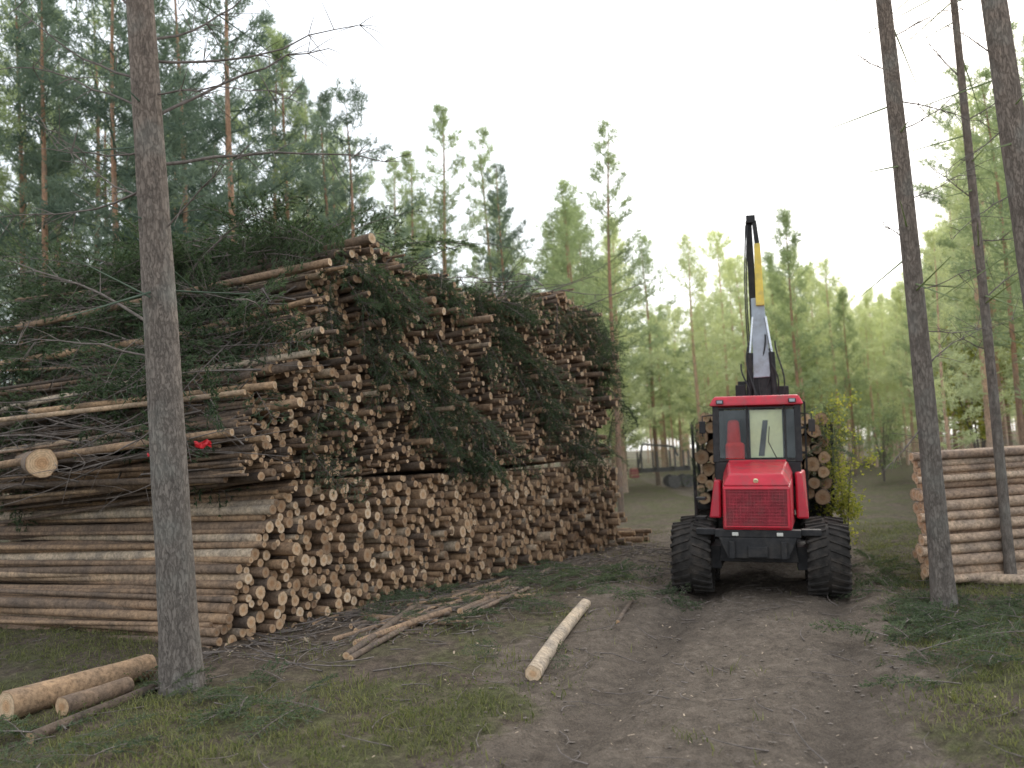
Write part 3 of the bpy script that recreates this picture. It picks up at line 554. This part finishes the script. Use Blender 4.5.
CHROME=plain('cylinder_rod',(.6,.62,.65),.2,.9,var=.1)
m,nt,b,o=newmat('cab_glass'); n=noise(nt,2,3,.5); gl=nt.nodes.new('ShaderNodeBsdfGlossy'); gl.inputs['Roughness'].default_value=.04; gl.inputs[0].default_value=(.9,.95,.95,1); tp=nt.nodes.new('ShaderNodeBsdfTransparent'); tp.inputs[0].default_value=(.80,.86,.82,1); ms=nt.nodes.new('ShaderNodeMixShader'); fr=ramp(nt,n.outputs[0],[(.3,(.03,)*3),(.7,(.07,)*3)]); nt.links.new(fr.outputs[0],ms.inputs[0]); nt.links.new(tp.outputs[0],ms.inputs[1]); nt.links.new(gl.outputs[0],ms.inputs[2]); nt.links.new(ms.outputs[0],o.inputs[0]); GLASS=m
front=P(759,590,12.2); fwd=thing('red_forwarder','red forestry machine with raised crane and log load, facing the viewer','forestry machine')
ax=math.atan2(.285,.958)
fwd.matrix_world=Matrix.Translation((front.x,12.2,float(hgt(front.x,12.7))-.02))@Matrix.Rotation(-ax,4,'Z')@Matrix.Rotation(R(2.2),4,'Y')@Matrix.Scale(.945,4)
FM=fwd.matrix_world.copy()
def part(name,a,mat,parent=fwd,bevel=.012): return obj(name,a,mat,parent,bevel=bevel)
def wheel_mesh():
    a=Acc(); n=48
    prof=[(-.27*.85,.27),(-.27,.33),(-.285,.42),(-.25,.485),(-.15,.505),(0,.51),(.15,.505),(.25,.485),(.285,.42),(.27,.33),(.27*.85,.27)]
    an=np.arange(n)/n*2*math.pi; V=np.array([[(x,r*math.cos(t),r*math.sin(t)) for t in an] for x,r in prof]).reshape(-1,3); k=len(prof); i=np.arange(k-1)[:,None]*n; j=np.arange(n)[None]; f=np.stack([i+j,i+(j+1)%n,i+n+(j+1)%n,i+n+j],-1).reshape(-1,4); a.add(V,f,(.5,.5,0),0,True)
    for q in range(24):
        for sd in (-1,1):
            t0=(q+(.5 if sd>0 else 0))/24*2*math.pi; 
            def pt(x,r,t): return (x,r*math.cos(t),r*math.sin(t))
            ws=.05; sk=.18
            lo=[pt(sd*.02,.495,t0-ws),pt(sd*.02,.495,t0+ws),pt(sd*.27,.46,t0+ws+sk),pt(sd*.27,.46,t0-ws+sk)]
            hi=[pt(sd*.02,.538,t0-ws*.7),pt(sd*.02,.538,t0+ws*.7),pt(sd*.285,.518,t0+ws*.7+sk),pt(sd*.285,.518,t0-ws*.7+sk)]
            hexa(a,lo,hi)
            lo=[pt(sd*.265,.42,t0-ws+sk),pt(sd*.265,.42,t0+ws+sk),pt(sd*.265,.515,t0+ws+sk),pt(sd*.265,.515,t0-ws+sk)]
            hi=[pt(sd*.295,.43,t0-ws*.7+sk),pt(sd*.295,.43,t0+ws*.7+sk),pt(sd*.295,.515,t0+ws*.7+sk),pt(sd*.295,.515,t0-ws*.7+sk)]
            hexa(a,lo,hi)
    return a
wm=obj('wheel',wheel_mesh(),[RUB],fwd)
a=Acc()
for sd in (-1,1):
    tube(a,[(sd*.10,0,0),(sd*.20,0,0)],[.27,.28],28,True); tube(a,[(sd*.20,0,0),(sd*.25,0,0)],[.11,.10],16,True)
    for q in range(8): t=q*math.pi/4; tube(a,[(sd*.19,.18*math.cos(t),.18*math.sin(t)),(sd*.22,.18*math.cos(t),.18*math.sin(t))],.018,6,True)
rimm=part('rim',a,RED,wm,0)
wpos=[(sx*.965,y) for y in (.53,1.72,5.0,6.25) for sx in (-1,1)]
for i,(x,y) in enumerate(wpos):
    if i==0: o_=wm
    else:
        o_=wm.copy(); COL.objects.link(o_); c_=rimm.copy(); COL.objects.link(c_); c_.parent=o_
    o_.parent=fwd; o_.location=(x,y,.525); o_.rotation_euler=(rng.uniform(0,6),0,0)
for y in (1.12,5.62):
    a=Acc()
    for sx in (-1,1): beam(a,(sx*.62,y-.75,.55),(sx*.62,y+.75,.55),.16,.34)
    tube(a,[(-.6,y,.6),(.6,y,.6)],.16,14,True)
    part('bogie_axle',a,BLK)
a=Acc(); box(a,-.56,.56,.25,2.7,.50,.95,(-.5,.5,.2,2.7)); box(a,-.33,.33,2.7,7.6,.75,1.0); part('chassis_frame',a,BLK)
a=Acc(); box(a,-.60,.60,.0,.2,.88,.99); box(a,-.88,-.60,.12,.3,.90,.99); box(a,.60,.88,.12,.3,.90,.99); box(a,-.42,.42,.0,.16,.58,.88,(-.55,.55,.0,.16)); box(a,-.14,.14,-.05,.0,.60,.76)
for sx in (-1,1): box(a,sx*.36-.04,sx*.36+.04,-.06,.0,.58,.83)
part('front_bumper',a,BLK)
for sx in (-1,1):
    a=Acc(); box(a,sx*.31-.045,sx*.31+.045,-.025,-.002,.905,.955); part('headlight',a,LAMP,bevel=.008)
a=Acc(); hexa(a,[(-.48,.02,.98),(.48,.02,.98),(.54,1.35,.98),(-.54,1.35,.98)],[(-.47,-.02,1.62),(.47,-.02,1.62),(.54,1.35,1.74),(-.54,1.35,1.74)])
hexa(a,[(-.47,-.02,1.622),(.47,-.02,1.622),(.54,1.35,1.742),(-.54,1.35,1.742)],[(-.38,.10,1.79),(.38,.10,1.79),(.46,1.35,1.95),(-.46,1.35,1.95)])
hood=part('engine_hood',a,RED,bevel=.03)
a=Acc()
box(a,-.42,.42,-.035,-.025,1.05,1.57)
for i in range(18): x=-.425+i*.05; box(a,x-.006,x+.006,-.052,-.04,1.05,1.57)
for i in range(11): z=1.075+i*.047; box(a,-.42,.42,-.056,-.050,z-.006,z+.006)
GRL=plain('grille_mesh',(.33,.025,.042),.6,var=.4,dirt=(.20,.06,.06)); part('grille',a,GRL,hood,0)
a=Acc(); 
for (x0,x1,z0,z1) in ((-.455,.455,1.57,1.59),(-.455,.455,1.03,1.05),(-.455,-.425,1.05,1.57),(.425,.455,1.05,1.57)): box(a,x0,x1,-.06,-.02,z0,z1)
part('grille_frame',a,RED,hood,.005)
a=Acc(); tube(a,[(0,.015,1.70),(0,-.005,1.685)],.035,16,True); part('emblem',a,CRM,hood,0)
for sx in (-1,1):
    a=Acc(); xi=sx*.56; xo=sx*.74; xt=sx*.66; zt=1.78 if sx>0 else 1.66
    L_=[(xi,.9,1.08),(xo,.9,1.08),(xo,2.3,1.08),(xi,2.3,1.08)]; H_=[(xi,1.0,zt),(xt,1.0,zt),(xo,2.3,zt),(xi,2.3,zt)]
    if sx<0: L_=[L_[1],L_[0],L_[3],L_[2]]; H_=[H_[1],H_[0],H_[3],H_[2]]
    hexa(a,L_,H_); part('side_fender',a,RED,bevel=.03)
a=Acc()
for k in range(3): box(a,-.96,-.80,1.0,1.3,.75+.3*k,.79+.3*k)
for y in (1.0,1.3): tube(a,[(-.96,y,.72),(-.96,y,1.5)],.015,6)
part('step_ladder',a,BLK,bevel=.004)
cy0,cy1=1.36,2.95
a=Acc(); box(a,-.66,.66,cy0,cy1,1.55,1.95); cab=part('cab_body',a,BLK,bevel=.03)
a=Acc(); box(a,-.44,.44,cy0-.02,cy0-.004,1.8,1.97); part('cab_cowl',a,RED,bevel=.005)
a=Acc(); hexa(a,[(-.74,cy0+.02,2.84),(.74,cy0+.02,2.84),(.74,cy1+.05,2.84),(-.74,cy1+.05,2.84)],[(-.66,cy0+.10,3.0),(.66,cy0+.10,3.0),(.66,cy1,3.0),(-.66,cy1,3.0)]); roof=part('cab_roof',a,RED,bevel=.04)
for sx,sy in ((-1,0),(1,0),(-1,1),(1,1)):
    a=Acc(); b0=(sx*.635,cy0+.03 if sy==0 else cy1-.04,1.93); b1=(sx*.635,cy0+.13 if sy==0 else cy1-.04,2.86); beam(a,b0,b1,.10,.08); part('cab_pillar',a,BLK,bevel=.01)
a=Acc(); beam(a,(-.14,cy0+.025,1.93),(-.14,cy0+.125,2.85),.035,.03); beam(a,(.44,cy0+.025,1.93),(.44,cy0+.125,2.85),.035,.03); beam(a,(-.60,cy0+.02,1.97),(.60,cy0+.02,1.97),.03,.07); beam(a,(-.60,cy0+.115,2.80),(.60,cy0+.115,2.80),.03,.07); part('windscreen_frame',a,BLK,bevel=.004)
a=Acc()
for x0,x1 in ((-.59,-.16),(-.12,.42),(.46,.59)): a.add([(x0,cy0+.04,2.0),(x1,cy0+.04,2.0),(x1,cy0+.13,2.78),(x0,cy0+.13,2.78)],np.array([[0,1,2,3]]))
part('windscreen',a,GLASS,bevel=0)
for sx in (-1,1):
    a=Acc(); a.add([(sx*.66,cy0+.1,1.96),(sx*.66,cy1-.08,1.96),(sx*.66,cy1-.08,2.83),(sx*.66,cy0+.16,2.83)],np.array([[0,1,2,3]])); part('side_window',a,GLASS,bevel=0)
a=Acc(); box(a,-.62,.62,cy1-.05,cy1-.02,1.96,2.83); part('rear_panel',a,BLK,bevel=0)
a=Acc(); box(a,-.10,.40,cy0+.145,cy0+.16,2.0,2.77); sb=part('reflection_panel',a,CRM,bevel=.005)  # cream sheet added behind the glass to imitate its bright reflection
a=Acc(); hexa(a,[(.02,cy0+.133,2.03),(.11,cy0+.133,2.03),(.11,cy0+.141,2.03),(.02,cy0+.141,2.03)],[(.10,cy0+.133,2.6),(.18,cy0+.133,2.6),(.18,cy0+.141,2.6),(.10,cy0+.141,2.6)]); part('panel_strap',a,BLK,sb,0)
a=Acc(); box(a,-.50,-.24,cy0+.25,cy0+.38,1.95,2.62,(-.46,-.28,cy0+.3,cy0+.4)); box(a,-.50,-.20,cy0+.15,cy0+.38,1.90,2.25); part('driver_seat',a,SEATR,bevel=.05)
a=Acc(); tube(a,[(.30,cy0+.02,1.99),(.18,cy0+.05,2.25),(.20,cy0+.07,2.5)],.008,6); part('wiper',a,BLK,bevel=0)
for x in (-.56,.56):
    a=Acc(); box(a,x-.06,x+.06,cy0+.0,cy0+.05,2.87,2.94); l_=part('work_light',a,BLK,bevel=.015); a=Acc(); box(a,x-.042,x+.042,cy0-.006,cy0-.001,2.882,2.928); part('lamp_glass',a,GREY,l_,0)
for sx in (-1,1):
    a=Acc(); tube(a,[(sx*.66,cy0+.1,2.7),(sx*.84,cy0-.02,2.68),(sx*.84,cy0-.02,2.35)],.012,6); l_=part('mirror_arm',a,BLK,bevel=0); a=Acc(); box(a,sx*.84-.05,sx*.84+.05,cy0-.05,cy0-.02,2.40,2.60); part('mirror',a,BLK,l_,.012)
a=Acc(); tube(a,[(.55,3.05,1.2),(.55,3.05,2.7),(.55,3.12,2.8)],.045,10); part('exhaust_pipe',a,BLK,bevel=0)
a=Acc()
for z in (1.15,1.6,2.05,2.5,2.95): beam(a,(-.80,3.5,z),(.80,3.5,z),.05,.05)
for x in np.linspace(-.80,.80,7): beam(a,(x,3.5,1.0),(x,3.5,2.97),.035,.035)
part('headboard',a,BLK,bevel=.004)
for y in (4.6,5.6,6.9):
    a=Acc(); beam(a,(-1.3,y,1.02),(1.3,y,1.02),.14,.12); part('bunk',a,BLK)
    for sx in (-1,1): a=Acc(); beam(a,(sx*1.27,y,1.0),(sx*1.31,y,2.62),.07,.07,.05,.05); part('stake',a,BLK)
by=3.28
a=Acc(); tube(a,[(.08,by,1.0),(.08,by,2.1)],[.28,.22],20); box(a,-.32,.48,by-.25,by+.2,1.0,1.3); part('crane_base',a,BLK)
a=Acc(); beam(a,(.08,by,2.1),(.08,by,3.2),.44,.38,.38,.30); box(a,-.20,.40,by-.18,by+.14,2.98,3.52,(-.06,.26,by-.14,by+.12)); box(a,-.34,-.2,by-.1,by+.1,3.05,3.35); part('crane_pillar',a,BLK)
a=Acc(); beam(a,(.10,by-.05,3.4),(.05,by+.0,4.85),.32,.28,.22,.24); part('main_boom',a,GREY)
a=Acc(); beam(a,(-.02,by+.05,4.35),(-.06,by+.05,6.3),.13,.16,.11,.12); part('upper_boom',a,BLK)
a=Acc(); beam(a,(.08,by-.04,5.85),(.10,by-.1,4.70),.11,.14,.15,.16); part('boom_extension',a,YEL)
a=Acc(); beam(a,(.04,by-.04,6.28),(.08,by-.04,5.85),.08,.12,.09,.12); box(a,-.10,.06,by-.12,by+.12,6.24,6.38); part('boom_knuckle',a,BLK)
for dx in (-.22,.22):
    a=Acc(); tube(a,[(.08+dx,by-.19,3.0),(.08+dx*.85,by-.17,3.85)],.055,12); c_=part('lift_cylinder',a,BLK,bevel=0); a=Acc(); tube(a,[(.08+dx*.85,by-.17,3.85),(.07+dx*.5,by-.14,4.5)],.025,10); part('cylinder_rod',a,CHROME,c_,0)
for k in range(7):
    a=Acc(); x=-.20+.10*k; t=np.linspace(0,1,12); pts=np.c_[x+.07*np.sin(t*5+k), by-.21-.06*np.sin(t*3.1+k), 2.85+t*(.8+.13*((k*3)%5))]; tube(a,pts,.016,6); part('hydraulic_hose',a,HOSE,bevel=0)
for k in range(2):
    a=Acc(); t=np.linspace(0,1,12); pts=np.c_[-.08-.03*k-.05*np.sin(t*3.14),by-.08+0*t,3.5+t*2.7]; tube(a,pts,.014,6); part('hydraulic_hose',a,HOSE,bevel=0)
a=Acc(); beam(a,(-.30,by-.05,3.0),(.46,by-.05,3.0),.16,.22); box(a,-.38,-.2,by-.18,by+.02,2.92,3.28); box(a,.34,.54,by-.18,by+.02,2.92,3.24); part('valve_block',a,BLK)
SM0,SM1=-1.22,1.25
t4=pack(lambda:rng.uniform(.08,.14),1.09,lambda z:-1.22,lambda z:1.25,lambda s:2.95-.10*s*s,K=16,fail=50)
FM3=FM.to_3x3(); hid=Acc()
for s_,z_,r_ in t4:
    p=FM@Vector((s_,3.75+rng.uniform(0,.4),z_)); d=FM3@Vector((rng.normal(0,.012),1,rng.normal(0,.012)))
    if abs(s_)>.75: log_obj(p,d,rng.uniform(4.0,4.4),r_*.945,'log in the load left of the cab of the red machine' if s_<0 else 'log in the load right of the cab of the red machine','log','loaded logs left of the cab' if s_<0 else 'loaded logs right of the cab',tint=rng.uniform(.1,.6),bright=rng.uniform(.1,.8),curve=.004,n=12)
    else: log_geo(hid,p,d,4.2,r_*.945,tint=.4,bright=.6,curve=0)
tag(obj('loaded_logs',hid,[LOGB,LOGE]),'logs in the middle of the load hidden behind the cab','logs',kind='stuff')
lb_=Acc()
for i in range(34):
    sx=rng.choice([-1,1],p=[.35,.65]); p=FM@Vector((sx*rng.uniform(.9,1.4),rng.uniform(3.6,4.6),rng.uniform(1.3,3.0))); place(lb_,BR[i%5],rot(rng.uniform(0,6.28),rng.uniform(0,1.2),rng.normal(0,.9),rng.uniform(.25,.5),p),.1)
tag(obj('load_sprays',lb_,[BRUSHG,STICK]),'green sprays caught among the logs loaded on the machine','branches',kind='stuff')
# ---------------------------------------------------------------- far trailer
tp_=P(662,478,46); tr=thing('log_trailer','small dark and red timber trailer standing far off left of the machine','trailer',(tp_.x,46,float(hgt(tp_.x,46))))
BLKF=plain('hazed_black_steel',(.14,.135,.13),.9,var=.3,spec=.1); REDF=plain('hazed_red_paint',(.38,.14,.13),.8,var=.2)  # steel and paint lightened to imitate haze over the far trailer
a=Acc(); beam(a,(-1.5,0,.95),(1.5,0,.95),.22,.18); obj('deck_beam',a,BLKF,tr)
for x in (-1.1,-.3,.6,1.3): a=Acc(); beam(a,(x,-.7,1.05),(x,-.7,1.9),.08,.08); beam(a,(x,.7,1.05),(x,.7,1.9),.08,.08); beam(a,(x,-.75,1.05),(x,.75,1.05),.08,.08); obj('stake_frame',a,BLKF,tr)
a=Acc(); box(a,-1.65,-1.2,-.4,.4,.6,1.1,(-1.6,-1.25,-.35,.35)); obj('red_housing',a,REDF,tr,bevel=.04)
for x in (.5,1.2):
    for y in (-.75,.75): a=Acc(); tube(a,[(x,y-.12,.33),(x,y+.12,.33)],.33,22,True); w_=obj('wheel',a,BLKF,tr); a=Acc(); tube(a,[(x,y-.14,.33),(x,y-.122,.33)],.09,14,True); obj('rim',a,BLKF,w_)
a=Acc(); 
for p0,p1 in (((-1.2,0,1.1),(-.9,0,2.3)),((-.9,0,2.3),(.7,0,2.1)),((.7,0,2.1),(.9,0,1.6))): beam(a,p0,p1,.10,.10)
obj('loader_arm',a,BLKF,tr)
for (px,py,d,sc,lb) in ((203,444,10.3,.6,'red plastic scrap caught on the pole ends just right of the near trunk'),(152,455,10.3,.35,'tiny red plastic scrap on a pole just left of the near trunk')):
    p=P(px,py,d); a=Acc(); g=np.linspace(-1,1,9); XX,YY=np.meshgrid(g,g[:5]); 
    V=np.c_[XX.ravel()*.16*sc,rng.normal(0,.02,XX.size)*sc,(YY.ravel()+.5)*.12*sc+rng.normal(0,.014,XX.size)*sc+.03*np.sin(XX.ravel()*4)*sc]; ii=np.arange(45).reshape(5,9); f=np.stack([ii[:-1,:-1],ii[:-1,1:],ii[1:,1:],ii[1:,:-1]],-1).reshape(-1,4); a.add(V+np.array(p),f,(.5,.5,0),0,False)
    tag(obj('plastic_scrap',a,[plain('red_plastic',(.60,.02,.03),.5,var=.2)],off=np.array(p)),lb,'plastic scrap')
# ---------------------------------------------------------------- world and light
w=bpy.data.worlds.new('World'); S.world=w; w.use_nodes=True; nt=w.node_tree; nt.nodes.clear()
out=nt.nodes.new('ShaderNodeOutputWorld'); sky=nt.nodes.new('ShaderNodeTexSky'); sky.sky_type='NISHITA'; sky.sun_disc=False
sd=Vector((.45,.72,.62)).normalized(); sky.sun_elevation=math.asin(sd.z); sky.sun_rotation=math.atan2(sd.x,sd.y); sky.dust_density=3
b1=nt.nodes.new('ShaderNodeBackground'); b1.inputs[1].default_value=.06; nt.links.new(sky.outputs[0],b1.inputs[0])
b2=nt.nodes.new('ShaderNodeBackground'); b2.inputs[0].default_value=(.95,.98,1,1); b2.inputs[1].default_value=1.28
ad=nt.nodes.new('ShaderNodeAddShader'); nt.links.new(b1.outputs[0],ad.inputs[0]); nt.links.new(b2.outputs[0],ad.inputs[1]); nt.links.new(ad.outputs[0],out.inputs[0])
sl=bpy.data.lights.new('sun','SUN'); sl.energy=1.5; sl.angle=R(12); sl.color=(1,.95,.86); so=bpy.data.objects.new('sun',sl); COL.objects.link(so); so.rotation_euler=(-sd).to_track_quat('-Z','Y').to_euler()
S.view_settings.view_transform='Standard'; S.view_settings.look='None'; S.view_settings.exposure=0
